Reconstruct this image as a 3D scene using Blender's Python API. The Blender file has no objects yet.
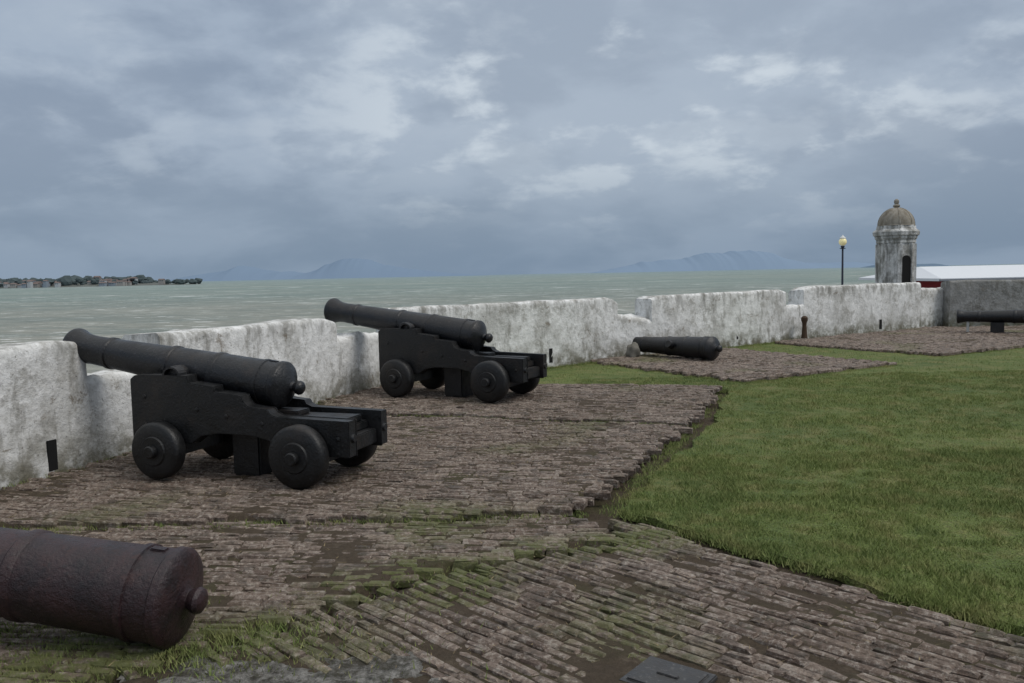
import bpy, bmesh, math, random
import numpy as np
from mathutils import Vector, Matrix, noise
random.seed(7); rng=np.random.default_rng(7)
S=bpy.context.scene
def link(o): S.collection.objects.link(o); return o
# ------------------------------------------------------------ materials
class NT:
    def __init__(s,name):
        s.m=bpy.data.materials.new(name); s.m.use_nodes=True
        s.t=s.m.node_tree; s.b=s.t.nodes['Principled BSDF']
        s.geo=s.t.nodes.new('ShaderNodeNewGeometry')
    def n(s,typ,**k):
        x=s.t.nodes.new(typ)
        for a,v in k.items(): setattr(x,a,v)
        return x
    def put(s,sock,v):
        if isinstance(v,bpy.types.NodeSocket): s.t.links.new(v,sock)
        elif isinstance(v,(tuple,list)) and len(v)==3 and sock.type=='RGBA': sock.default_value=(*v,1)
        else: sock.default_value=v
    def vec(s,scale=(1,1,1),src=None):
        m=s.n('ShaderNodeMapping'); s.put(m.inputs['Scale'],scale)
        s.t.links.new(src or s.geo.outputs['Position'],m.inputs['Vector']); return m.outputs[0]
    def noise(s,scale,detail=4,rough=.55,vs=None,dist=0,src=None):
        x=s.n('ShaderNodeTexNoise'); x.inputs['Scale'].default_value=scale
        x.inputs['Detail'].default_value=detail; x.inputs['Roughness'].default_value=rough
        x.inputs['Distortion'].default_value=dist
        s.t.links.new(s.vec(vs or (1,1,1),src),x.inputs['Vector']); return x.outputs['Fac']
    def ramp(s,f,a,b,lo=0.,hi=1.):
        x=s.n('ShaderNodeMapRange'); s.put(x.inputs[0],f)
        x.inputs[1].default_value=a;x.inputs[2].default_value=b;x.inputs[3].default_value=lo;x.inputs[4].default_value=hi
        return x.outputs[0]
    def mix(s,f,a,b,mode='MIX'):
        x=s.n('ShaderNodeMix',data_type='RGBA',blend_type=mode)
        s.put(x.inputs[0],f); s.put(x.inputs[6],a); s.put(x.inputs[7],b); return x.outputs[2]
    def math(s,op,a,b=0.):
        x=s.n('ShaderNodeMath',operation=op); s.put(x.inputs[0],a); s.put(x.inputs[1],b); return x.outputs[0]
    def attr(s,nm): return s.n('ShaderNodeAttribute',attribute_name=nm).outputs['Fac']
    def z(s):
        x=s.n('ShaderNodeSeparateXYZ'); s.t.links.new(s.geo.outputs['Position'],x.inputs[0]); return x.outputs
    def bump(s,h,st=.3,d=.02):
        x=s.n('ShaderNodeBump'); x.inputs['Strength'].default_value=st; x.inputs['Distance'].default_value=d
        s.put(x.inputs['Height'],h); s.t.links.new(x.outputs[0],s.b.inputs['Normal'])
    def done(s,col,rough=.8,spec=.3,metal=0.):
        s.put(s.b.inputs['Base Color'],col); s.put(s.b.inputs['Roughness'],rough)
        s.b.inputs['Specular IOR Level'].default_value=spec; s.b.inputs['Metallic'].default_value=metal
        return s.m
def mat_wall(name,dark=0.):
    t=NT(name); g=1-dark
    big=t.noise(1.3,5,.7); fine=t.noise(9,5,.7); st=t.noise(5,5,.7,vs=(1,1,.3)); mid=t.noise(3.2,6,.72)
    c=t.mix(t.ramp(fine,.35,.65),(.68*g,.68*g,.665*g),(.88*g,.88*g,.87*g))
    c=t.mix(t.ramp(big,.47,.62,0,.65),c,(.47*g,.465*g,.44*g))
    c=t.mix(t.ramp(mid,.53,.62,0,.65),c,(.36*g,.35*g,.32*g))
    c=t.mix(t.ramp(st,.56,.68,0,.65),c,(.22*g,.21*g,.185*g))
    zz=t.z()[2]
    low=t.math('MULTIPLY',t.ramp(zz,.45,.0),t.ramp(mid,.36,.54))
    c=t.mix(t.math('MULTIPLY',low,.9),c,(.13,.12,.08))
    top=t.math('MULTIPLY',t.ramp(zz,.85,1.2),t.ramp(st,.44,.56))
    c=t.mix(t.math('MULTIPLY',top,.65),c,(.15,.145,.125))
    pk=t.ramp(t.noise(23,4,.75),.62,.68)
    c=t.mix(t.math('MULTIPLY',pk,.75),c,(.13,.12,.105))
    pk2=t.ramp(t.noise(2.6,7,.8,dist=.6),.60,.65)
    c=t.mix(t.math('MULTIPLY',pk2,.7),c,(.20,.165,.125))
    h=t.math('ADD',fine,t.math('MULTIPLY',mid,.8)); t.bump(h,.75,.035)
    return t.done(c,.92,.1)
def mat_black(name,c0,c1,rough=.5,edge=2.4):
    t=NT(name); a=t.noise(6,5,.65); b=t.noise(45,4,.6); d=t.noise(2.5,5,.7)
    c=t.mix(t.ramp(a,.35,.7),c0,c1)
    c=t.mix(t.ramp(b,.58,.72,0,.6),c,tuple(min(1,x*edge+.014) for x in c1))
    c=t.mix(t.ramp(d,.54,.68,0,.5),c,(.032,.023,.018))
    t.bump(t.math('ADD',b,t.math('MULTIPLY',a,1.5)),.6,.008)
    return t.done(c,t.ramp(a,.3,.7,rough-.14,rough+.2),.5)
M_wall=mat_wall('whitewashed_stone'); M_wall2=mat_wall('shaded_stone',.6)  # M_wall2: same stone, the side wall's shade put into a darker colour
M_barrel=mat_black('black_painted_iron',(.005,.0055,.007),(.012,.0125,.015),.38)
M_carr=mat_black('black_painted_wood',(.0035,.004,.0045),(.008,.008,.009),.46)
def mat_rust():
    t=NT('rusted_iron'); a=t.noise(5,6,.7); b=t.noise(38,5,.7); d=t.noise(14,5,.7)
    c=t.mix(t.ramp(a,.35,.65),(.013,.008,.010),(.040,.018,.020))
    c=t.mix(t.ramp(d,.56,.70,0,.55),c,(.062,.028,.024)); c=t.mix(t.ramp(b,.56,.68,0,.7),c,(.008,.006,.008))
    c=t.mix(t.ramp(b,.38,.31,0,.5),c,(.09,.06,.06))
    t.bump(t.math('ADD',b,t.math('MULTIPLY',d,1.2)),.8,.010)
    return t.done(c,t.ramp(d,.35,.65,.26,.5),.5)
M_rust=mat_rust()
def mat_brick():
    t=NT('paving_brick'); r=t.attr('rnd'); mo=t.attr('moss')
    f=t.noise(30,5,.75); g=t.noise(.8,4,.6); h=t.noise(4.5,6,.75); k=t.noise(12,4,.7)
    c=t.mix(r,(.118,.084,.067),(.25,.195,.158))
    c=t.mix(t.ramp(g,.42,.6,0,.5),c,(.118,.080,.057))
    c=t.mix(t.ramp(f,.50,.64,0,.75),c,(.42,.37,.32))
    c=t.mix(t.ramp(f,.46,.36,0,.7),c,(.055,.042,.032))
    c=t.mix(t.ramp(h,.5,.62,0,.75),c,(.055,.045,.034))
    c=t.mix(t.ramp(h,.42,.34,0,.45),c,(.36,.33,.29))
    m=t.math('MULTIPLY',mo,t.ramp(k,.36,.52))
    c=t.mix(t.math('MULTIPLY',m,.85),c,(.105,.12,.035))
    c=t.mix(t.ramp(k,.60,.70,0,.5),c,(.05,.058,.024))
    t.bump(t.math('ADD',f,t.math('MULTIPLY',k,.6)),1.,.016)
    return t.done(c,t.ramp(h,.35,.65,.8,.5),.3)
M_brick=mat_brick()
def mat_soil(nm='soil',k=1.):
    t=NT(nm); f=t.noise(30,6,.75); g=t.noise(1.3,5,.6); h=t.noise(7,6,.7)
    c=t.mix(f,(.035*k,.027*k,.019*k),(.13*k,.10*k,.072*k)); c=t.mix(t.ramp(g,.5,.65,0,.55),c,(.06,.066,.022))
    c=t.mix(t.ramp(h,.55,.68,0,.6),c,(.17*k,.135*k,.10*k))
    t.bump(f,1,.03); return t.done(c,.9,.15)
M_soil=mat_soil(); 
def mat_mortar():
    t=NT('mortar'); f=t.noise(16,7,.78); h=t.noise(6,6,.75); g=t.noise(40,4,.7)
    c=t.mix(t.ramp(f,.38,.62),(.07,.065,.055),(.44,.42,.39)); c=t.mix(t.ramp(h,.48,.60,0,.9),c,(.07,.06,.042)); c=t.mix(t.ramp(g,.5,.65,0,.5),c,(.05,.055,.025))
    t.bump(t.math('ADD',f,g),1,.05); return t.done(c,.8,.3)
M_mortar=mat_mortar()
def mat_grass(sheet):
    t=NT('lawn_grass' if not sheet else 'lawn_base'); g=t.noise(.55,5,.6); h=t.noise(3.0,5,.72); f=t.noise(50,3)
    c=t.mix(t.ramp(g,.38,.62),(.12,.175,.046),(.175,.23,.06))
    c=t.mix(t.ramp(h,.48,.64,0,.8),c,(.27,.255,.10))
    c=t.mix(t.ramp(h,.44,.34,0,.6),c,(.075,.13,.032))
    if sheet: c=t.mix(t.ramp(f,.4,.65),t.mix(.6,c,(.06,.06,.03)),c); t.bump(f,1,.03)
    else: c=t.mix(t.attr('rnd'),t.mix(.35,c,(.05,.085,.02)),t.mix(.4,c,(.36,.35,.17)))
    return t.done(c,.7,.15)
M_lawn=mat_grass(True); M_blade=mat_grass(False)
def mat_plain(n,c,r=.7,v=.25,sc=8):
    t=NT(n); f=t.noise(sc,5,.65); 
    return t.done(t.mix(f,tuple(x*(1-v) for x in c),tuple(min(1,x*(1+v)) for x in c)),r,.25)
M_straw=mat_plain('straw',(.27,.21,.12),.8,.4,20)
# ------------------------------------------------------------ mesh helpers
def mk(name,verts,faces,mat,parent=None,smooth=False,attrs=None):
    me=bpy.data.meshes.new(name); me.from_pydata([tuple(v) for v in verts],[],faces); me.materials.append(mat)
    if smooth: me.polygons.foreach_set('use_smooth',[True]*len(me.polygons))
    if attrs:
        for k,a in attrs.items():
            at=me.attributes.new(k,'FLOAT','FACE'); at.data.foreach_set('value',a)
    me.update(); o=link(bpy.data.objects.new(name,me))
    if parent: o.parent=parent
    return o
def from_bm(name,bm,mat,parent=None,smooth=False,bevel=0):
    if bevel: bmesh.ops.bevel(bm,geom=bm.edges[:],offset=bevel,segments=2,affect='EDGES',clamp_overlap=True)
    bmesh.ops.recalc_face_normals(bm,faces=bm.faces[:])
    me=bpy.data.meshes.new(name); bm.to_mesh(me); bm.free(); me.materials.append(mat)
    if smooth: me.polygons.foreach_set('use_smooth',[True]*len(me.polygons))
    o=link(bpy.data.objects.new(name,me)); 
    if parent: o.parent=parent
    return o
def box(name,x0,x1,y0,y1,z0,z1,mat,parent=None,bev=.01):
    bm=bmesh.new(); bmesh.ops.create_cube(bm,size=1)
    for v in bm.verts: v.co=((x0+x1)/2+v.co.x*(x1-x0),(y0+y1)/2+v.co.y*(y1-y0),(z0+z1)/2+v.co.z*(z1-z0))
    return from_bm(name,bm,mat,parent,bevel=bev)
def lathe(name,prof,mat,parent=None,axis='Z',n=40,loc=(0,0,0),sharp=30):
    vs=[];fs=[]
    for (h,r) in prof:
        for i in range(n):
            a=2*math.pi*i/n; c,s=r*math.cos(a),r*math.sin(a)
            p={'Z':(c,s,h),'X':(h,c,s),'Y':(c,h,s)}[axis]
            vs.append((p[0]+loc[0],p[1]+loc[1],p[2]+loc[2]))
    for j in range(len(prof)-1):
        for i in range(n):
            k=(i+1)%n; fs.append((j*n+i,j*n+k,(j+1)*n+k,(j+1)*n+i))
    fs.append(tuple(range(n))[::-1]); fs.append(tuple((len(prof)-1)*n+i for i in range(n)))
    bm=bmesh.new(); me=bpy.data.meshes.new('t'); me.from_pydata(vs,[],fs); bm.from_mesh(me); bpy.data.meshes.remove(me)
    o=from_bm(name,bm,mat,parent,smooth=True)
    o.data.set_sharp_from_angle(angle=math.radians(sharp)); return o
def empty(name,loc=(0,0,0),rot=(0,0,0),sc=1):
    e=link(bpy.data.objects.new(name,None)); e.location=loc; e.rotation_euler=rot; e.scale=(sc,)*3; e.empty_display_size=.2; return e
def inpoly(px,py,poly):
    r=np.zeros(len(px),bool); j=len(poly)-1
    for i in range(len(poly)):
        xi,yi=poly[i];xj,yj=poly[j]
        if yi!=yj:
            c=((yi>py)!=(yj>py))&(px<(xj-xi)*(py-yi)/(yj-yi)+xi); r^=c
        j=i
    return r
def sheet(name,poly,z,mat,h=None):
    bm=bmesh.new(); vs=[bm.verts.new((x,y,z)) for x,y in poly]; 
    for i in range(len(vs)): bm.edges.new((vs[i],vs[(i+1)%len(vs)]))
    bmesh.ops.triangle_fill(bm,use_beauty=True,edges=bm.edges[:])
    for f in bm.faces:
        if f.normal.z<0: f.normal_flip()
    if h:
        r=bmesh.ops.extrude_face_region(bm,geom=bm.faces[:])
        for g in r['geom']:
            if isinstance(g,bmesh.types.BMVert): g.co.z-=h
    me=bpy.data.meshes.new(name); 
    if h: bmesh.ops.recalc_face_normals(bm,faces=bm.faces[:])
    bm.to_mesh(me); bm.free(); me.materials.append(mat)
    return link(bpy.data.objects.new(name,me))
def n2(x,y,s,o=0): return noise.noise(Vector((x*s,y*s,o)))
# ------------------------------------------------------------ walls
SEA=-4.0
def wall(name,p0,p1,top,thick=.62,mat=M_wall,k0=0,k1=0,zb=-5.5,jit=.018,topv=.02,parent=None,dip0=0,dip1=0):
    p0=Vector(p0);p1=Vector(p1);d=(p1-p0);L=d.length;d/=L;n=Vector((-d.y,d.x))
    pr=[]
    for i in range(12): pr.append((0.0,-.15+(top-.07+.15)*i/11))
    for a in (25,50,75): pr.append((.07-.07*math.cos(math.radians(a)),top-.07+.07*math.sin(math.radians(a))))
    for i in range(1,5): pr.append((.07+(thick-.14)*i/4,top-.02*i/4))
    pr+= [(thick-.01,top-.07),(thick+.02,0),(thick+.5,zb),(0.02,zb)]
    N=max(3,int(L/.10)); vs=[];fs=[];m=len(pr)
    for i in range(N+1):
        for (w,z) in pr:
            f=i/N; s=f*L+ (k0*w*(1-f)) + (k1*w*f)
            q=p0+d*s+n*w
            v=Vector((q.x,q.y,z)); nv=noise.noise_vector(v*1.6)*jit*1.3+noise.noise_vector(v*7)*jit*.5
            if z<-.2: nv*=0
            tz=noise.noise(Vector((q.x*1.1,q.y*1.1,3)))*topv*1.2+noise.noise(Vector((q.x*8,q.y*8,9)))*topv*.6 if z>top*.7 else 0
            dd=dip0*max(0,1-f*L/.35)**2+dip1*max(0,1-(1-f)*L/.35)**2
            tz-=dd*max(0,z/top)
            vs.append((v.x+nv.x,v.y+nv.y,v.z+nv.z*.6+tz))
    for i in range(N):
        for j in range(m):
            k=(j+1)%m; fs.append((i*m+j,(i+1)*m+j,(i+1)*m+k,i*m+k))
    fs.append(tuple(range(m))); fs.append(tuple(N*m+j for j in range(m))[::-1])
    bm=bmesh.new(); me=bpy.data.meshes.new('t'); me.from_pydata(vs,[],fs); bm.from_mesh(me); bpy.data.meshes.remove(me)
    o=from_bm(name,bm,mat,parent,smooth=True); o.data.set_sharp_from_angle(angle=math.radians(50)); return o
A0=(-7.6,-1.8);A1=(-4.02,7.98);A2=(-3.68,8.9);A3=(-2.50,12.1);A4=(-1.95,13.6);B1=(2.15,17.22);B2=(2.95,17.85);C1=(6.7,20.7);C2=(7.3,21.15);D1=(11.4,23.7)
W=empty('parapet_wall')
wall('wall_section',A0,A1,1.17,k1=-.35,parent=W,dip1=.03)
wall('embrasure_sill',(-4.1,7.8),(-3.64,9.0),.80,thick=.66,parent=W,topv=.05)
wall('wall_section',A2,A3,1.15,k0=.1,k1=-.45,parent=W,dip1=.05)
wall('embrasure_sill',(-2.56,11.95),(-1.9,13.65),.86,thick=.60,parent=W,topv=.08)
wall('wall_section',A4,B1,1.2,k0=.2,k1=-.2,parent=W,dip1=.10)
wall('embrasure_sill',(2.1,17.18),(3.05,17.93),.78,thick=.60,parent=W,topv=.1)
wall('wall_section',B2,C1,1.2,k0=.2,k1=-.2,parent=W,dip0=.06,dip1=.06)
wall('embrasure_sill',(6.6,20.62),(7.4,21.22),.78,thick=.60,parent=W,topv=.1)
wall('wall_section',C2,D1,1.25,k0=.2,k1=0,parent=W,dip0=.08)
wall('return_section',(11.35,23.72),(13.2,24.9),1.08,parent=W)
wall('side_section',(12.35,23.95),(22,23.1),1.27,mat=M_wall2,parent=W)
M_hole=mat_plain('dark_hole',(.012,.012,.012),.9)
def slot(x,y,d,w,h,z,nm='drain_opening'):
    dv=Vector(d).normalized(); e=empty(nm,(x,y,0),(0,0,math.atan2(dv.y,dv.x)))
    box('recess',-w/2,w/2,-.012,.06,z,z+h,M_hole,e,.004)
slot(-4.17,7.57,(.345,.94),.10,.28,.02)
slot(.72,15.97,(.75,.66),.10,.28,.02)
slot(5.2,19.56,(.8,.6),.08,.12,.1)
slot(9.9,22.78,(.85,.52),.12,.26,.03)
# ------------------------------------------------------------ ground, platforms, paving
Z_SOIL=-.125; ZBz=-.040; ZCz=-.050
sheet('ground',[(-7.6,-8),(-7.6,-1.8),A1,A3,A4,(2.4,17.4),(6.9,20.8),(11.4,23.75),(13,24.7),(22,23.4),(60,23.3),(60,-30),(-7.6,-30)],Z_SOIL,M_soil)
P1=[(-4.75,5.93),(-1.6,5.99),(.43,6.06),(1.1,7.5),(1.93,9.28),(-2.95,10.85),(-4.35,7.07)]
P2=[(-2.93,10.93),(1.98,9.36),(3.02,12.4),(.62,13.0),(-1.75,13.75),(-2.05,13.4),(-2.42,12.25)]
P3=[(1.5,16.6),(3.62,13.15),(6.83,15.1),(4.5,18.9)]
P4=[(6.1,20.0),(8.34,16.4),(15,20.3),(14.5,23.5),(11.5,23.6)]
ZB=[(-4.8,5.93),(-4.77,5.93),(.45,6.05),(.66,5.50),(-.51,4.93),(-1.56,3.93),(-3.2,2.3),(-6,2.3)]
ZC=[(-7.6,2.2),(-3.2,2.28),(-1.54,3.91),(-.50,4.90),(.68,5.47),(.68,6.02),(2.36,3.93),(6.3,-1.2),(-7.6,-1.2)]
LAWN0=[(.76,6.2),(2.46,3.97),(6.4,-1.2),(12,-8),(60,-8),(60,23.2),(22,23.3),(13,24.5),(11.4,23.7),(7,20.9),(2.4,17.5),(-1.95,13.75),(.6,13.1),(3.2,12.5),(2.15,9.3),(1.3,7.5)]
LAWN=[]
for i in range(len(LAWN0)):
    a,b=Vector(LAWN0[i]),Vector(LAWN0[(i+1)%len(LAWN0)]); Ls=(b-a).length; near=max(a.y,b.y)<14 and max(a.x,b.x)<7
    ns=int(Ls/.07) if near else 1; nn=Vector((-(b-a).y,(b-a).x)).normalized()
    for j in range(ns):
        p=a.lerp(b,j/ns)
        if near: p=p+nn*(n2(p.x,p.y,2.2,51)*.10+n2(p.x,p.y,8,52)*.045)
        LAWN.append((p.x,p.y))
Z_L=-.06
sheet('lawn',LAWN,Z_L,M_lawn,h=.05)
def prune(poly,d):
    c=np.array(poly); m=c.mean(0); return [tuple(m+(p-m)*(1-d/np.linalg.norm(p-m))) for p in c]
def und(x,y): return n2(x,y,.8)*.018
def bed(name,poly,z,st=.05):
    xs=[p[0] for p in poly];ys=[p[1] for p in poly]
    nx=int((max(xs)-min(xs))/st)+1; ny=int((max(ys)-min(ys))/st)+1
    idx={};vs=[];fs=[]
    gx,gy=np.meshgrid(np.arange(nx)*st+min(xs),np.arange(ny)*st+min(ys),indexing='ij')
    ins=inpoly(gx.ravel(),gy.ravel(),poly).reshape(nx,ny)
    def V(i,j):
        if (i,j) not in idx:
            x,y=gx[i,j],gy[i,j]; idx[(i,j)]=len(vs)
            inner=ins[max(0,i-1):i+2,max(0,j-1):j+2].all()
            h=z+und(x,y)+n2(x,y,5,1)*.012+n2(x,y,14,6)*.014+max(0,n2(x,y,1.3,4)-.1)*.03
            vs.append((x,y,h if inner else h-.07))
        return idx[(i,j)]
    for i in range(nx-1):
        for j in range(ny-1):
            if ins[i:i+2,j:j+2].all(): fs.append((V(i,j),V(i+1,j),V(i+1,j+1),V(i,j+1)))
    mk(name,vs,fs,M_soil,smooth=True)
for nm,p,z in (('gun_platform',P1,.0),('gun_platform',P2,.02),('gun_platform',P3,0),('gun_platform',P4,0)):
    bed(nm,prune(p,.03),z-.014,.05 if p in (P1,P2) else .11)
bed('paving_bed',ZB,ZBz-.016); bed('paving_bed',[(-5,2.2),(-3.2,2.28),(-1.54,3.91),(-.50,4.90),(.68,5.47),(.68,6.02),(2.36,3.93),(4.2,1.5),(-5,1.5)],ZCz-.017)
def mossmask(x,y):
    best=9
    for (a,b) in (((-3.4,2.6),(-1.56,3.92)),((-1.56,3.92),(-.51,4.9)),((-.51,4.9),(.95,5.6))):
        ax,ay=a;bx,by=b;t=max(0,min(1,((x-ax)*(bx-ax)+(y-ay)*(by-ay))/((bx-ax)**2+(by-ay)**2)))
        best=min(best,math.hypot(x-ax-(bx-ax)*t,y-ay-(by-ay)*t))
    v=1.25-best/.36+n2(x,y,1.7)*1.4
    v=max(v,(n2(x,y,.9,5)-.25)*1.8)
    return max(0,min(1,v))
MC=(-1.1,3.60)
def mortar_d(x,y): return math.hypot((x-MC[0])/.75,(y-MC[1])/.36)+n2(x,y,2.5,21)*.5+n2(x,y,7,22)*.45
PL=(.64,3.53)
def pave(name,poly,ang,z,L=.19,Wd=.072,drop=.03,buried=.0):
    xs=[p[0] for p in poly];ys=[p[1] for p in poly]; cx,cy=(min(xs)+max(xs))/2,(min(ys)+max(ys))/2
    R=math.hypot(max(xs)-min(xs),max(ys)-min(ys))/2+.5; ca,sa=math.cos(ang),math.sin(ang)
    vs=[];fs=[];rn=[];ms=[]
    rows=int(2*R/Wd); c=[]
    for r in range(rows):
        v=-R+r*Wd; u=-R+random.random()*L
        while u<R:
            l=L*random.uniform(.55,1.3); c.append((u+l/2,v,l)); u+=l
    c=np.array(c); 
    wob=np.array([n2(a,b,.5,2)*.14+n2(a,b,2.0,12)*.03 for a,b,_ in c])
    X=cx+c[:,0]*ca-(c[:,1]+wob)*sa; Y=cy+c[:,0]*sa+(c[:,1]+wob)*ca
    ex=np.array([n2(x,y,2.2,8)*.12 for x,y in zip(X,Y)])
    ok=inpoly(X+ex,Y+ex,poly)
    for i in np.nonzero(ok)[0]:
        x,y,l=X[i],Y[i],c[i,2]
        if random.random()<drop+max(0,n2(x,y,1.4,4)-.38)*1.6: continue
        if y<4.6 and mortar_d(x,y)<.75: continue
        if abs(x-PL[0])<.23 and abs(y-PL[1])<.21: continue
        if y<.8 and x<-3: continue
        hl=l/2-.001; hw=Wd/2-.0065+random.uniform(-.004,.0015)
        a=ang+random.gauss(0,.035); ca2,sa2=math.cos(a),math.sin(a)
        zz=z+und(x,y)+random.gauss(0,.004); tx=random.gauss(0,.015); ty=random.gauss(0,.07)
        b=len(vs)
        for (lv,ins) in ((-.06,0),(-.014,.0),(-.003,.009),(0,.019)):
            for (sx,sy) in ((-1,-1),(1,-1),(1,1),(-1,1)):
                px=sx*(hl-ins*1.2)+random.gauss(0,.006); py=sy*(hw-ins)+random.gauss(0,.0035)
                vs.append((x+px*ca2-py*sa2,y+px*sa2+py*ca2,zz+lv+(px*tx+py*ty if lv>-.05 else 0)+random.gauss(0,.0022)))
        q=[]
        for k in range(3):
            for j in range(4): q.append((b+k*4+j,b+k*4+(j+1)%4,b+k*4+4+(j+1)%4,b+k*4+4+j))
        q.append((b+12,b+13,b+14,b+15)); fs+=q
        rv=min(1,max(0,random.gauss(.45,.30))); mv=mossmask(x,y)
        rn+=[rv]*13; ms+=[mv]*13
    return mk(name,vs,fs,M_brick,attrs={'rnd':rn,'moss':ms})
pave('brick_paving',P1,math.radians(-14),.0,drop=.03)
pave('brick_paving',P2,math.radians(-20),.02,drop=.03)
pave('brick_paving',P3,math.radians(31),.0,Wd=.085)
pave('brick_paving',P4,math.radians(31),.0,Wd=.085)
pave('brick_paving',ZB,math.radians(-6),ZBz,drop=.07)
pave('brick_paving',ZC,math.radians(-46),ZCz,drop=.07)
vs=[];fs=[];idx={}
for i in range(110):
    for j in range(70):
        x=-2.4+i*.024; y=2.9+j*.024
        d=mortar_d(x,y)
        if d<1.02:
            idx[(i,j)]=len(vs); vs.append((x,y,ZCz-.006+und(x,y)+n2(x,y,6,3)*.012+n2(x,y,20,3)*.012+n2(x,y,45,3)*.006-max(0,d-.7)*.08))
for (i,j) in idx:
    q=[(i,j),(i+1,j),(i+1,j+1),(i,j+1)]
    if all(k in idx for k in q): fs.append(tuple(idx[k] for k in q))
mk('mortar_patch',vs,fs,M_mortar,smooth=True)
# ------------------------------------------------------------ grass blades
def blades(name,pts,h0,h1,w,mat=None,lean=1.2):
    n=len(pts); x=pts[:,0];y=pts[:,1];z=pts[:,2]
    a=rng.uniform(0,2*np.pi,n); h=rng.uniform(h0,h1,n)*pts[:,3]; la=rng.uniform(0,2*np.pi,n); ln=rng.uniform(.2,lean,n)*h
    ww=w*rng.uniform(.6,1.4,n)
    if lean>2: h=h*.15
    V=np.zeros((n,3,3)); dx=np.cos(a)*ww;dy=np.sin(a)*ww
    V[:,0]=np.stack([x-dx,y-dy,z-.005],1);V[:,1]=np.stack([x+dx,y+dy,z-.005],1);V[:,2]=np.stack([x+np.cos(la)*ln,y+np.sin(la)*ln,z+h],1)
    me=bpy.data.meshes.new(name); me.vertices.add(n*3); me.vertices.foreach_set('co',V.ravel())
    me.loops.add(n*3); me.loops.foreach_set('vertex_index',np.arange(n*3,dtype=np.int32))
    me.polygons.add(n); me.polygons.foreach_set('loop_start',np.arange(0,n*3,3,dtype=np.int32)); me.polygons.foreach_set('loop_total',np.full(n,3,dtype=np.int32))
    at=me.attributes.new('rnd','FLOAT','FACE'); at.data.foreach_set('value',rng.uniform(0,1,n).astype(np.float32))
    me.update(calc_edges=True); me.materials.append(mat or M_blade); return link(bpy.data.objects.new(name,me))
def scatter(poly,n,x0,x1,y0,y1):
    x=rng.uniform(x0,x1,n);y=rng.uniform(y0,y1,n); k=inpoly(x,y,poly); return x[k],y[k]
L=[]
for (n,x0,x1,y0,y1) in ((240000,.5,6.5,3,8),(150000,1,9,8,14),(110000,-2.2,16,12,24)):
    x,y=scatter(LAWN,n,x0,x1,y0,y1)
    k=~(inpoly(x,y,P3)|inpoly(x,y,P4)); x,y=x[k],y[k]
    hh=np.array([.7+.6*n2(a,b,1.5,1)+.8*n2(a,b,6,3) for a,b in zip(x,y)]).clip(.2,2)
    L.append(np.stack([x,y,np.full(len(x),Z_L),hh],1))
blades('lawn_grass_blades',np.concatenate(L),.015,.045,.0035)
x,y=scatter([(-5,2),(2.5,2),(2.5,6.1),(-5,6.1)],80000,-5,2.5,2,6.1)
mm=np.array([mossmask(a,b)+.3*n2(a,b,5,7) for a,b in zip(x,y)]); k=(mm>rng.uniform(.7,1.6,len(x))); x,y=x[k],y[k]
w1=np.stack([x,y,np.array([ZCz-.004+und(a,b) for a,b in zip(x,y)]),np.full(len(x),.55)],1)
x=rng.normal(-2.0,.6,12000); y=rng.normal(4.0,.25,12000); k=np.array([n2(a,b,3,31) for a,b in zip(x,y)])>rng.uniform(-.35,.3,12000)
w2=np.stack([x[k],y[k],np.full(k.sum(),ZBz-.010),np.full(k.sum(),1.0)],1)
def edge(p,q,n,sp,z,h):
    t=rng.uniform(0,1,n); xx=p[0]+(q[0]-p[0])*t+rng.normal(0,sp,n); yy=p[1]+(q[1]-p[1])*t+rng.normal(0,sp,n)
    m=np.array([n2(a,b,2.5,11) for a,b in zip(xx,yy)])>rng.uniform(-.5,.35,n)
    return np.stack([xx[m],yy[m],np.full(m.sum(),z),np.full(m.sum(),h)],1)
ED=[edge((.76,6.2),(2.46,3.97),9000,.07,-.065,1.0),edge((.76,6.2),(3.1,12.5),9000,.06,-.07,1.),edge((.6,13.1),(3.1,12.5),4000,.05,-.07,1.2),
 edge((3.62,13.1),(6.9,15.1),5000,.05,-.07,1.2),edge((1.5,16.6),(3.6,13.1),4000,.05,-.07,1.2),edge((8.34,16.35),(15,20.3),6000,.06,-.07,1.2),edge((-1.9,13.7),(7,20.8),9000,.06,-.07,2.0),
 edge((-4.7,5.9),(.5,6.02),5000,.05,-.045,.9),edge((-2.9,10.9),(1.95,9.32),2500,.03,-.01,.7),edge((-4.7,6.1),(-2.5,12),2500,.04,-.01,1.)]
blades('weeds',np.concatenate([w1,w2]+ED),.012,.038,.0032)
SL=[]
for poly,n,z in ((P1,30000,.004),(P2,14000,.024),(ZB,9000,ZBz+.003),(ZC,14000,ZCz+.003)):
    x,y=scatter(poly,n,-5,4,2.4,13.6); k=np.array([n2(a,b,1.6,41)+.5*n2(a,b,6,42) for a,b in zip(x,y)])>rng.uniform(-.25,.5,len(x)); x,y=x[k],y[k]
    SL.append(np.stack([x,y,np.array([z+und(a,b) for a,b in zip(x,y)]),np.ones(len(x))],1))
blades('dry_straw',np.concatenate(SL),.012,.035,.003,M_straw,lean=2.2)
M_cover=mat_black('cast_iron_plate',(.03,.03,.032),(.06,.058,.056),.5)
e=empty('metal_cover_plate',(PL[0],PL[1],ZCz+.004),(0,0,math.radians(-38)))
box('plate',-.14,.14,-.12,.12,0,.014,M_cover,e,.006); box('frame',-.165,.165,-.145,.145,-.05,.006,M_cover,e,.006)
box('handle',-.05,.05,-.012,.012,.013,.022,M_cover,e,.003)
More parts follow.
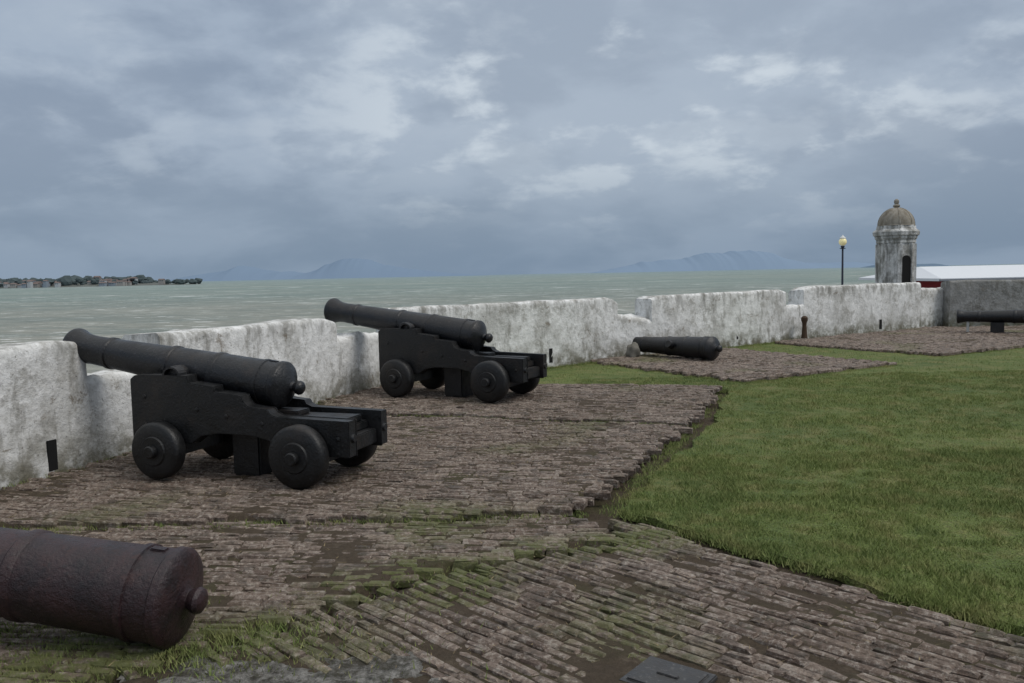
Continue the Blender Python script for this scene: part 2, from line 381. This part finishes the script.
# ------------------------------------------------------------ cannons
def barrel(e,L,mat,r=.2,rot=(0,0,0),loc=(0,0,0),roll=0,tx=.40,flat=0,swell=1.):
    b=empty('barrel_assembly',loc,rot); b.parent=e; k=r/.2
    tail=[(-.205,.012),(-.20,.038),(-.185,.055),(-.165,.062),(-.145,.058),(-.125,.042),(-.11,.036),(-.09,.045),(-.075,.08),(-.06,.11),(-.045,.15),(-.03,.165),(-.015,.195)]
    if flat: tail=[(-.135,.012),(-.132,.035),(-.12,.05),(-.10,.056),(-.08,.05),(-.06,.04),(-.05,.05),(-.042,.09),(-.034,.13),(-.024,.17),(-.012,.197)]
    P=tail+[(0,.205),(.035,.205),(.045,.196),(.07,.194),
       (.16,.192),(.165,.200),(.195,.200),(.20,.191),(.27*L,.182),(.275*L,.190),(.29*L,.190),(.295*L,.180),(.48*L,.168),(.485*L,.177),(.50*L,.177),(.505*L,.164),
       (.79*L,.142),(.795*L,.151),(.81*L,.151),(.815*L,.140),(.89*L,.136),(.93*L,.142),(.955*L,.158),(.975*L,.176),(.985*L,.180),(.993*L,.176),(L,.160),(L,.078),(L-.35,.07)]
    lathe('barrel',[(a,q*k) for a,q in P],mat,b,'X',56,sharp=35)
    tr=.205*k+.075
    t=lathe('trunnion',[(-tr,.068),(-tr+.006,.076),(tr-.006,.076),(tr,.068)],mat,b,'Y',24,loc=(0,0,0)); t.location=(tx*L,0,-.02); t.rotation_euler=(roll,0,0)
    box('vent_patch',.07,.15,-.025,.025,.18*k,.20*k,mat,b,.006)
    return b
def truck(e,x,y,r=.26,w=.14,s=1):
    pr=[(-w/2,.06),(-w/2,r-.03),(-w/2+.015,r-.01),(-w/2+.03,r),(w/2-.03,r),(w/2-.015,r-.01),(w/2,r-.03),(w/2,.13),(w/2+.012,.12),(w/2+.012,.07)]
    pr=[(a*s,b) for a,b in pr]
    lathe('wheel',pr,M_carr,e,'Y',36,(x,y,r),sharp=40)
    lathe('axle_end',[(0,.055),(s*(w/2+.05),.055),(s*(w/2+.06),.045)],M_carr,e,'Y',20,(x,y,r+.0),sharp=40)
def gun(loc,yaw,sc,L,el):
    e=empty('cannon',loc,(0,0,yaw),sc)
    prof=[(1.05,.30),(1.05,.85),(1.0,.885),(.78,.89),(.44,.89),(.43,.83),(.20,.805),(.17,.80),(.16,.755),(-.06,.735),(-.10,.725),(-.12,.68),(-.16,.645),(-.24,.63),(-.36,.62),(-.38,.585),(-.44,.56),(-1.12,.545),(-1.12,.25),(-.48,.25),(-.44,.30),(-.36,.36),(-.2,.395),(.15,.40),(.32,.37),(.42,.30)]
    for sgn in (1,-1):
        vs=[(x,sgn*.215,z) for x,z in prof]+[(x,sgn*.335,z) for x,z in prof]; n=len(prof)
        fs=[tuple(range(n)),tuple(range(n,2*n))]+[(i,(i+1)%n,n+(i+1)%n,n+i) for i in range(n)]
        bm=bmesh.new(); me=bpy.data.meshes.new('t'); me.from_pydata(vs,[],fs); bm.from_mesh(me); bpy.data.meshes.remove(me)
        from_bm('cheek',bm,M_carr,e,bevel=.006)
        vs=[];N=10
        for i in range(N+1):
            a=math.pi*i/N
            for rr in (.074,.092):
                for yy in (.225,.325): vs.append((.615+rr*math.cos(a),sgn*yy,.885+rr*math.sin(a)*.85))
        fs=[]
        for i in range(N):
            q=i*4
            for (m1,m2) in ((0,1),(1,3),(3,2),(2,0)): fs.append((q+m1,q+m2,q+4+m2,q+4+m1))
        mk('trunnion_cap',vs,fs,M_barrel,e)
        for (bx,bz) in ((.9,.7),(.9,.45),(.35,.6),(.05,.55),(-.3,.5),(-.62,.42),(-1.02,.4)):
            lathe('bolt',[(0,.020),(sgn*.008,.018),(sgn*.011,.010)],M_carr,e,'Y',10,(bx,sgn*.335,bz))
        truck(e,.70,sgn*.42,s=sgn,r=.25); truck(e,-.70,sgn*.42,s=sgn)
    box('front_axle',.61,.79,-.34,.34,.17,.298,M_carr,e); box('rear_axle',-.79,-.61,-.34,.34,.15,.248,M_carr,e)
    box('transom',.80,.98,-.213,.213,.32,.70,M_carr,e); box('bed',-1.0,.5,-.212,.212,.40,.47,M_carr,e)
    box('rear_transom',-1.08,-.94,-.213,.213,.27,.398,M_carr,e)
    box('stool_bed',-.98,-.2,-.15,.15,.472,.53,M_carr,e)
    box('quoin',-.5,-.12,-.10,.10,.532,.575,M_carr,e)
    box('support_block',-.14,.14,-.16,.16,.0,.398,M_carr,e,.015)
    for sgn in (1,-1): lathe('eye_bolt',[(-.0,.03),(.03,.04),(.06,.03)],M_barrel,e,'X',12,(-1.14,sgn*.27,.4))
    barrel(e,L,M_barrel,.2,rot=(0,-math.radians(el),0),loc=(-.30,0,.785))
    return e
gun((-2.28,7.44,0),math.atan2(.323,-.947),1.0,2.32,7.9)
gun((-.75,11.88,.02),math.atan2(.475,-.88),1.07,2.44,7.8)
e=empty('cannon_barrel',(-1.63,3.98,.185),(0,0,math.atan2(.12,-.99))); barrel(e,2.7,M_rust,.232,rot=(0,-math.radians(7.0),0),loc=(0,0,.0),roll=math.radians(80),tx=.47,flat=1)
M_stone=mat_plain('stone_block',(.16,.15,.13),.9,.4,12)
box('prop_block',1.5,1.72,-.25,.25,-.25,.155,M_stone,e,.02)
e=empty('cannon_barrel',(3.80,16.05,.225),(0,0,math.atan2(.78,-.62))); barrel(e,2.15,M_barrel,.22,rot=(0,math.radians(.5),0),roll=.3)
e=empty('cannon_barrel',(13.5,20.35,.42),(0,0,math.atan2(.50,-.86))); barrel(e,2.5,M_barrel,.20,rot=(0,math.radians(.5),0))
M_ww=mat_plain('painted_block',(.5,.5,.48),.85,.2)
for s in (.3,1.6): box('support_block',s-.15,s+.15,-.2,.2,-.42,-.16,M_carr,e,.015)
box('muzzle_post',2.22,2.28,-.05,.05,-.42,-.15,M_ww,e,.01)
def rock(name,loc,r,mat,sq=(1,1,1)):
    bm=bmesh.new(); bmesh.ops.create_icosphere(bm,subdivisions=3,radius=r)
    for v in bm.verts:
        nn=1+noise.noise(Vector(v.co)*3/r*.5+Vector(loc))*.5; v.co=Vector((v.co.x*sq[0],v.co.y*sq[1],v.co.z*sq[2]))*nn
    o=from_bm(name,bm,mat,smooth=True); o.location=loc; return o
M_rst=mat_plain('rusty_iron',(.07,.045,.03),.85,.4,14)
rock('stone',(2.42,17.0,.08),.13,M_stone,(1,.8,1.5))
e=empty('mooring_bollard',(7.15,20.72,0)); lathe('post',[(0,.08),(.05,.07),(.3,.05),(.38,.055),(.44,.08),(.5,.08),(.54,.04)],M_rst,e,'Z',20)
# ------------------------------------------------------------ sentry tower
M_tw=mat_wall('tower_plaster',.12); 
t=NT('stained_dome'); f=t.noise(4,6,.7,vs=(1,1,.35)); g=t.noise(9,5,.7); M_dome=t.done(t.mix(t.ramp(g,.5,.7,0,.6),t.mix(t.ramp(f,.35,.65),(.17,.15,.12),(.36,.335,.29)),(.19,.15,.09)),.9,.1)
T=empty('sentry_tower',(13.55,30,0),(0,0,math.radians(10)))
def lathe_poly(name,prof,n,mat,parent,ph):
    vs=[(r*math.cos(ph+2*math.pi*i/n),r*math.sin(ph+2*math.pi*i/n),z) for z,r in prof for i in range(n)]
    fs=[(j*n+i,j*n+(i+1)%n,(j+1)*n+(i+1)%n,(j+1)*n+i) for j in range(len(prof)-1) for i in range(n)]
    fs+=[tuple(range(n))[::-1],tuple((len(prof)-1)*n+i for i in range(n))]
    return mk(name,vs,fs,mat,parent)
lathe_poly('shaft',[(-5,.8),(.2,.66),(.35,.70),(.5,.63),(2.5,.62),(2.52,.66),(2.6,.66)],8,M_tw,T,math.pi/8)
lathe_poly('cornice',[(2.601,.64),(2.68,.70),(2.76,.71),(2.78,.76),(2.90,.78),(2.95,.74),(3.0,.66),(3.12,.64)],8,M_tw,T,math.pi/8)
dp=[(3.121,.62)]+[(3.14+.62*math.sin(a),.60*math.cos(a)) for a in [math.radians(k) for k in range(0,86,6)]]
dp+=[(3.77,.10),(3.80,.12),(3.84,.11),(3.87,.06),(3.93,.085),(4.0,.08),(4.05,.03)]
lathe('dome',dp,M_dome,T,'Z',48,sharp=40)
for i in range(8):
    a=math.pi/8+i*math.pi/4
    o=box('pilaster',.55,.665,-.07,.07,.5,2.49,M_tw,T,.01); o.rotation_euler=(0,0,a)
    vs=[];fs=[]
    for k in range(0,84,7):
        q=math.radians(k)
        for (rr,yy) in ((.58,-.03),(.625,-.022),(.625,.022),(.58,.03)):
            vs.append((rr*math.cos(q)*.99,yy*(.4+.6*math.cos(q)),3.14+rr*math.sin(q)))
    m=len(vs)//4
    for j in range(m-1):
        for k in range(3): fs.append((j*4+k,j*4+k+1,j*4+4+k+1,j*4+4+k))
    o=mk('dome_rib',vs,fs,M_dome,T); o.rotation_euler=(0,0,a)
def arch(name,w,z0,z1,x0,x1,mat,rot):
    pts=[(-w/2,z0),(w/2,z0)]+[(w/2*math.cos(a),z1-w/2+w/2*math.sin(a)) for a in [math.pi*k/10 for k in range(11)]]
    n=len(pts); vs=[(x0,y,z) for y,z in pts]+[(x1,y,z) for y,z in pts]
    fs=[tuple(range(n)),tuple(range(n,2*n))[::-1]]+[(i,(i+1)%n,n+(i+1)%n,n+i) for i in range(n)]
    o=mk(name,vs,fs,mat,T); o.rotation_euler=(0,0,rot); return o
for a in (-math.pi/2-.0,math.pi/2):
    arch('window_surround',.46,1.05,2.16,.53,.592,M_tw,a); arch('window_opening',.36,1.12,2.08,.5,.598,M_hole,a)
M_pole=mat_plain('painted_pole',(.05,.055,.075),.5); 
t=NT('lamp_globe'); M_glb=t.done(t.mix(t.noise(3,2),(.85,.75,.32),(.95,.88,.6)),.3,.5)
t.b.inputs['Emission Color'].default_value=(1,.85,.45,1); t.b.inputs['Emission Strength'].default_value=.15
e=empty('street_lamp',(11.68,30,0))
lathe('pole',[(-5,.09),(-.5,.07),(-.48,.045),(2.38,.03),(2.40,.06),(2.46,.07)],M_pole,e,'Z',16)
lathe('globe',[(2.461+.14*(1-math.cos(a)),max(.02,.135*math.sin(a))) for a in [math.radians(k) for k in range(20,181,10)]],M_glb,e,'Z',24)
lathe('cap',[(2.71,.11),(2.75,.10),(2.80,.03),(2.84,.01)],mat_plain('lamp_cap',(.7,.7,.68),.5),e,'Z',20)
lathe('collar',[(2.35,.05),(2.36,.10),(2.38,.10)],M_pole,e,'Z',16)
M_roof=mat_plain('white_sheet_roof',(.72,.74,.77),.5,.06); M_red=mat_plain('red_painted_wall',(.28,.025,.03),.7)
e=empty('shed',(0,0,0))
box('walls',20.2,34,38.7,46,-4.5,.97,M_red,e,.02)
mk('roof',[(19.2,38,1.0),(35,38,1.0),(35,47,1.0),(19.2,47,1.0),(20.4,42.5,1.66),(35,42.5,1.66),(19.2,38,1.12),(35,38,1.12),(35,47,1.12),(19.2,47,1.12)],
 [(0,1,7,6),(3,0,6,9),(1,2,8,7),(2,3,9,8),(6,7,5,4),(8,9,4,5),(9,6,4),(7,8,5),(0,3,2,1)],M_roof,e)
M_gut=mat_plain('gutter',(.25,.27,.3),.6)
box('gutter',19.1,35,37.86,37.99,1.0,1.09,M_gut,e,.01)
# ------------------------------------------------------------ rocky shelf, sea, distance
M_shelf=mat_plain('shore_rock',(.12,.11,.09),.9,.4,.6)
sheet('shore',[(-9,-8),(-6,7),(-5,13),(2,20),(10,26),(10.5,34),(17,50),(60,60),(60,20),(15,22),(5,15),(0,5),(-5,-8)],SEA+.4,M_shelf,h=2)
t=NT('sea_water')
n1=t.noise(.004,5,.6,vs=(.6,2.5,1)); n2_=t.noise(.02,5,.7,vs=(.8,2.0,1)); n3=t.noise(.10,5,.72,vs=(.7,1.5,1)); n4=t.noise(.45,5,.7,vs=(.6,1.3,1))
yy=t.z()[1]
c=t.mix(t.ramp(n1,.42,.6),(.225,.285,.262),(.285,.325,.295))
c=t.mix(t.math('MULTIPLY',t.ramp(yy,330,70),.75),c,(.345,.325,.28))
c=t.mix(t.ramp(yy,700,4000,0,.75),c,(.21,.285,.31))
c=t.mix(t.ramp(n2_,.48,.6,0,.4),c,(.15,.205,.20))
c=t.mix(t.ramp(n3,.50,.40,0,.42),c,(.13,.175,.165))
c=t.mix(t.math('MULTIPLY',t.ramp(n4,.52,.42,0,.5),t.ramp(yy,600,60)),c,(.15,.165,.145))
wc=t.math('MULTIPLY',t.ramp(n4,.57,.62),t.math('MULTIPLY',t.ramp(n3,.51,.58),t.ramp(yy,600,250))); c=t.mix(t.math('MULTIPLY',wc,.9),c,(.85,.87,.86))
far=t.math('MULTIPLY',t.ramp(t.noise(.05,5,.72,vs=(.6,.8,1)),.61,.66),t.ramp(yy,120,260)); c=t.mix(t.math('MULTIPLY',far,.65),c,(.85,.87,.86))
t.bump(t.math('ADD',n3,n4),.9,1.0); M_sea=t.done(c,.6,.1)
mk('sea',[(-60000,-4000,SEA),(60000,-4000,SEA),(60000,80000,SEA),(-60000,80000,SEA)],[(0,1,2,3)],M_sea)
def ridge(name,x0,x1,y,depth,h,mat,seed,fr,env,nx=260,z0=-6):
    vs=[];fs=[];ny=9
    for i in range(nx+1):
        u=i/nx; x=x0+(x1-x0)*u; e_=env(u)
        hh=h*e_*(.62+.5*noise.fractal(Vector((x*fr,seed,0)),.9,2.1,6))
        for j in range(ny):
            v=j/(ny-1); cc=math.sin(math.pi*v)**.8
            vs.append((x,y+depth*v,z0+max(0,hh)*cc*(1+.18*noise.noise(Vector((x*fr*3,v*4,seed))))))
    for i in range(nx):
        for j in range(ny-1): a=i*ny+j; fs.append((a,a+1,a+ny+1,a+ny))
    return mk(name,vs,fs,mat,smooth=True)
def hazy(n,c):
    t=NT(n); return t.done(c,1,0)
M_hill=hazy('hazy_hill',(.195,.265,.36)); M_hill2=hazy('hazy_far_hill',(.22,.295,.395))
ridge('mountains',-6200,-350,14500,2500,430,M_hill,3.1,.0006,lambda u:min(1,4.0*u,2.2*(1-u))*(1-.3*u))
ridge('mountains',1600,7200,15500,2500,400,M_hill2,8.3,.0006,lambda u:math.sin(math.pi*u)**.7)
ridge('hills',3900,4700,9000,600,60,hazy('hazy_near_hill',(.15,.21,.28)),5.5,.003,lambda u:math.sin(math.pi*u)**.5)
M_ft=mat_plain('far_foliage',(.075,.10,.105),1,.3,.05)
ridge('far_shore',-2600,-545,1450,160,12,mat_plain('far_land',(.13,.14,.13),1,.3,.02),1.7,.02,lambda u:min(1,12*(1-u)),z0=SEA-1)
vs=[];fs=[]
ico=bmesh.new(); bmesh.ops.create_icosphere(ico,subdivisions=2,radius=1); IV=[v.co.copy() for v in ico.verts]; IF=[tuple(v.index for v in f.verts) for f in ico.faces]; ico.free()
for i in range(560):
    x=random.uniform(-1500,-565); y=1470+random.uniform(0,130)
    big=(.7+1.1*max(0,n2(x,0,.02)+.3)); r=random.uniform(3,7)*big; z=random.uniform(0,8)
    if x>-660: r*=.55; z*=.3
    if random.random()<.04: r*=1.5
    b=len(vs); o=Vector((x,y,z))
    for v in IV:
        q=v*(1+.5*noise.noise(v*2.3+o)); vs.append((x+q.x*r*1.3,y+q.y*r,z+q.z*r*1.0))
    fs+=[tuple(b+k for k in f) for f in IF]
mk('distant_trees',vs,fs,M_ft)
M_h=[mat_plain('house_white',(.40,.42,.44),.9,.1,.1),mat_plain('house_cream',(.30,.29,.28),.9,.1,.1),mat_plain('house_blue',(.24,.28,.33),.9,.1,.1)]
M_tile=mat_plain('clay_roof',(.18,.14,.13),.9,.2,.2)
M_win=mat_plain('house_window',(.08,.09,.10),.6)
for i in range(46):
    x=random.choice([random.uniform(-960,-600),random.uniform(-960,-780),random.uniform(-700,-650)]); w=random.uniform(5,12); h=random.uniform(2.5,5.5); y=1440+random.uniform(0,25); z0=-1.5
    if i%11==0: h+=5
    if i%2==1: y=1475; z0=random.uniform(1,5)
    e=empty('house',(x,y,z0)); box('walls',-w/2,w/2,0,8,-9,h,random.choice(M_h),e,0)
    mk('roof',[(-w/2-.5,-.5,h),(w/2+.5,-.5,h),(w/2+.5,8.5,h),(-w/2-.5,8.5,h),(-w/2,4,h+1.8),(w/2,4,h+1.8)],[(0,1,5,4),(2,3,4,5),(0,4,3),(1,2,5),(0,3,2,1)],M_tile,e)
    for k in range(int(w//3)): box('window',-w/2+1+k*3,-w/2+2.2+k*3,-.06,.01,h-2.4,h-1,M_win,e,0)
# ------------------------------------------------------------ sky and light
wd=bpy.data.worlds.new('World'); S.world=wd; wd.use_nodes=True; nt=wd.node_tree; N=nt.nodes; LK=nt.links
bg=N['Background']
EL,AZ=math.radians(50),math.radians(112)
sk=N.new('ShaderNodeTexSky'); sk.sky_type='NISHITA'; sk.sun_disc=False; sk.sun_elevation=EL; sk.sun_rotation=AZ; sk.dust_density=4; sk.air_density=1.2
tc=N.new('ShaderNodeTexCoord'); sp=N.new('ShaderNodeSeparateXYZ'); LK.new(tc.outputs['Generated'],sp.inputs[0])
def M(op,a,b=0.,c=None):
    x=N.new('ShaderNodeMath'); x.operation=op
    for i,v in enumerate((a,b)): 
        if isinstance(v,(int,float)): x.inputs[i].default_value=v
        else: LK.new(v,x.inputs[i])
    return x.outputs[0]
def MR(f,a,b,lo=0,hi=1,sm=True):
    x=N.new('ShaderNodeMapRange'); x.interpolation_type='SMOOTHSTEP' if sm else 'LINEAR'
    LK.new(f,x.inputs[0]); 
    for i,v in enumerate((a,b,lo,hi)): x.inputs[i+1].default_value=v
    return x.outputs[0]
def MX(f,a,b,mode='MIX'):
    x=N.new('ShaderNodeMix'); x.data_type='RGBA'; x.blend_type=mode
    for s,v in ((x.inputs[0],f),(x.inputs[6],a),(x.inputs[7],b)):
        if isinstance(v,(int,float)): s.default_value=v
        elif isinstance(v,tuple): s.default_value=(*v,1)
        else: LK.new(v,s)
    return x.outputs[2]
zc=M('MAXIMUM',sp.outputs[2],0.0); den=M('ADD',zc,.34)
px=M('DIVIDE',sp.outputs[0],den); py=M('DIVIDE',sp.outputs[1],den)
cb=N.new('ShaderNodeCombineXYZ'); LK.new(px,cb.inputs[0]); LK.new(py,cb.inputs[1]); LK.new(M('MULTIPLY',zc,1.2),cb.inputs[2])
def WN(scale,det,r,dist=0,off=(0,0,0),vs=(1,1,1)):
    mp=N.new('ShaderNodeMapping'); mp.inputs['Location'].default_value=off; mp.inputs['Scale'].default_value=vs; LK.new(cb.outputs[0],mp.inputs[0])
    x=N.new('ShaderNodeTexNoise'); x.inputs['Scale'].default_value=scale; x.inputs['Detail'].default_value=det; x.inputs['Roughness'].default_value=r; x.inputs['Distortion'].default_value=dist
    LK.new(mp.outputs[0],x.inputs['Vector']); return x.outputs['Fac']
a1=WN(1.5,5,.5,.2,(3.1,1.7,0)); a2=WN(4.6,7,.55,.15,(7.3,.4,0)); a3=WN(3.4,8,.56,.1,(11.3,2.4,2))
d=M('ADD',M('MULTIPLY',a1,.5),M('MULTIPLY',a2,.5))
DK=(.27,.335,.435); MD=(.375,.45,.555); LT=(.62,.69,.76)
c=MX(MR(d,.42,.58),DK,MD)
c=MX(MR(M('ADD',M('MULTIPLY',a2,.6),M('MULTIPLY',a3,.4)),.50,.62,0,.35),c,(.46,.53,.62))
dn=N.new('ShaderNodeVectorMath'); dn.operation='DOT_PRODUCT'; LK.new(tc.outputs['Generated'],dn.inputs[0]); dn.inputs[1].default_value=Vector((.15,.97,.19)).normalized()
patch=MR(dn.outputs['Value'],.90,.995)
br=M('MULTIPLY',MR(a3,.50,.62),M('ADD',M('MULTIPLY',patch,.80),.14))
br=M('MULTIPLY',br,MR(a2,.40,.56,.25,1))
c=MX(M('MULTIPLY',patch,.38),c,(.46,.53,.615))
c=MX(br,c,LT)
hz=MR(sp.outputs[2],.01,.17); lowc=MX(MR(a1,.4,.6),(.215,.29,.39),(.275,.355,.46)); c=MX(hz,lowc,c)
up=MR(sp.outputs[2],.38,.8); c=MX(up,c,(.86,.88,.89))
sc=MX(1.0,c,(10,10,10),'MULTIPLY')
fin=MX(.93,sk.outputs[0],sc)
LK.new(fin,bg.inputs[0]); bg.inputs[1].default_value=.1
sd=bpy.data.lights.new('sun','SUN'); sd.energy=1.3; sd.angle=math.radians(25); sd.color=(1,.96,.90)
so=link(bpy.data.objects.new('sun',sd))
dirv=Vector((math.sin(AZ)*math.cos(EL),math.cos(AZ)*math.cos(EL),math.sin(EL)))
so.rotation_euler=dirv.to_track_quat('Z','Y').to_euler()
# ------------------------------------------------------------ camera
cd=bpy.data.cameras.new('camera'); cd.lens=36*850/1024; cd.sensor_width=36; cd.clip_end=150000; cd.clip_start=.05
co=link(bpy.data.objects.new('camera',cd))
co.matrix_world=Matrix.Translation((0,0,1.7))@Matrix.Rotation(math.radians(90-4.507),4,'X')@Matrix.Rotation(math.radians(-1.2),4,'Z')
S.camera=co
S.view_settings.view_transform='Standard'; S.view_settings.look='None'; S.view_settings.exposure=0
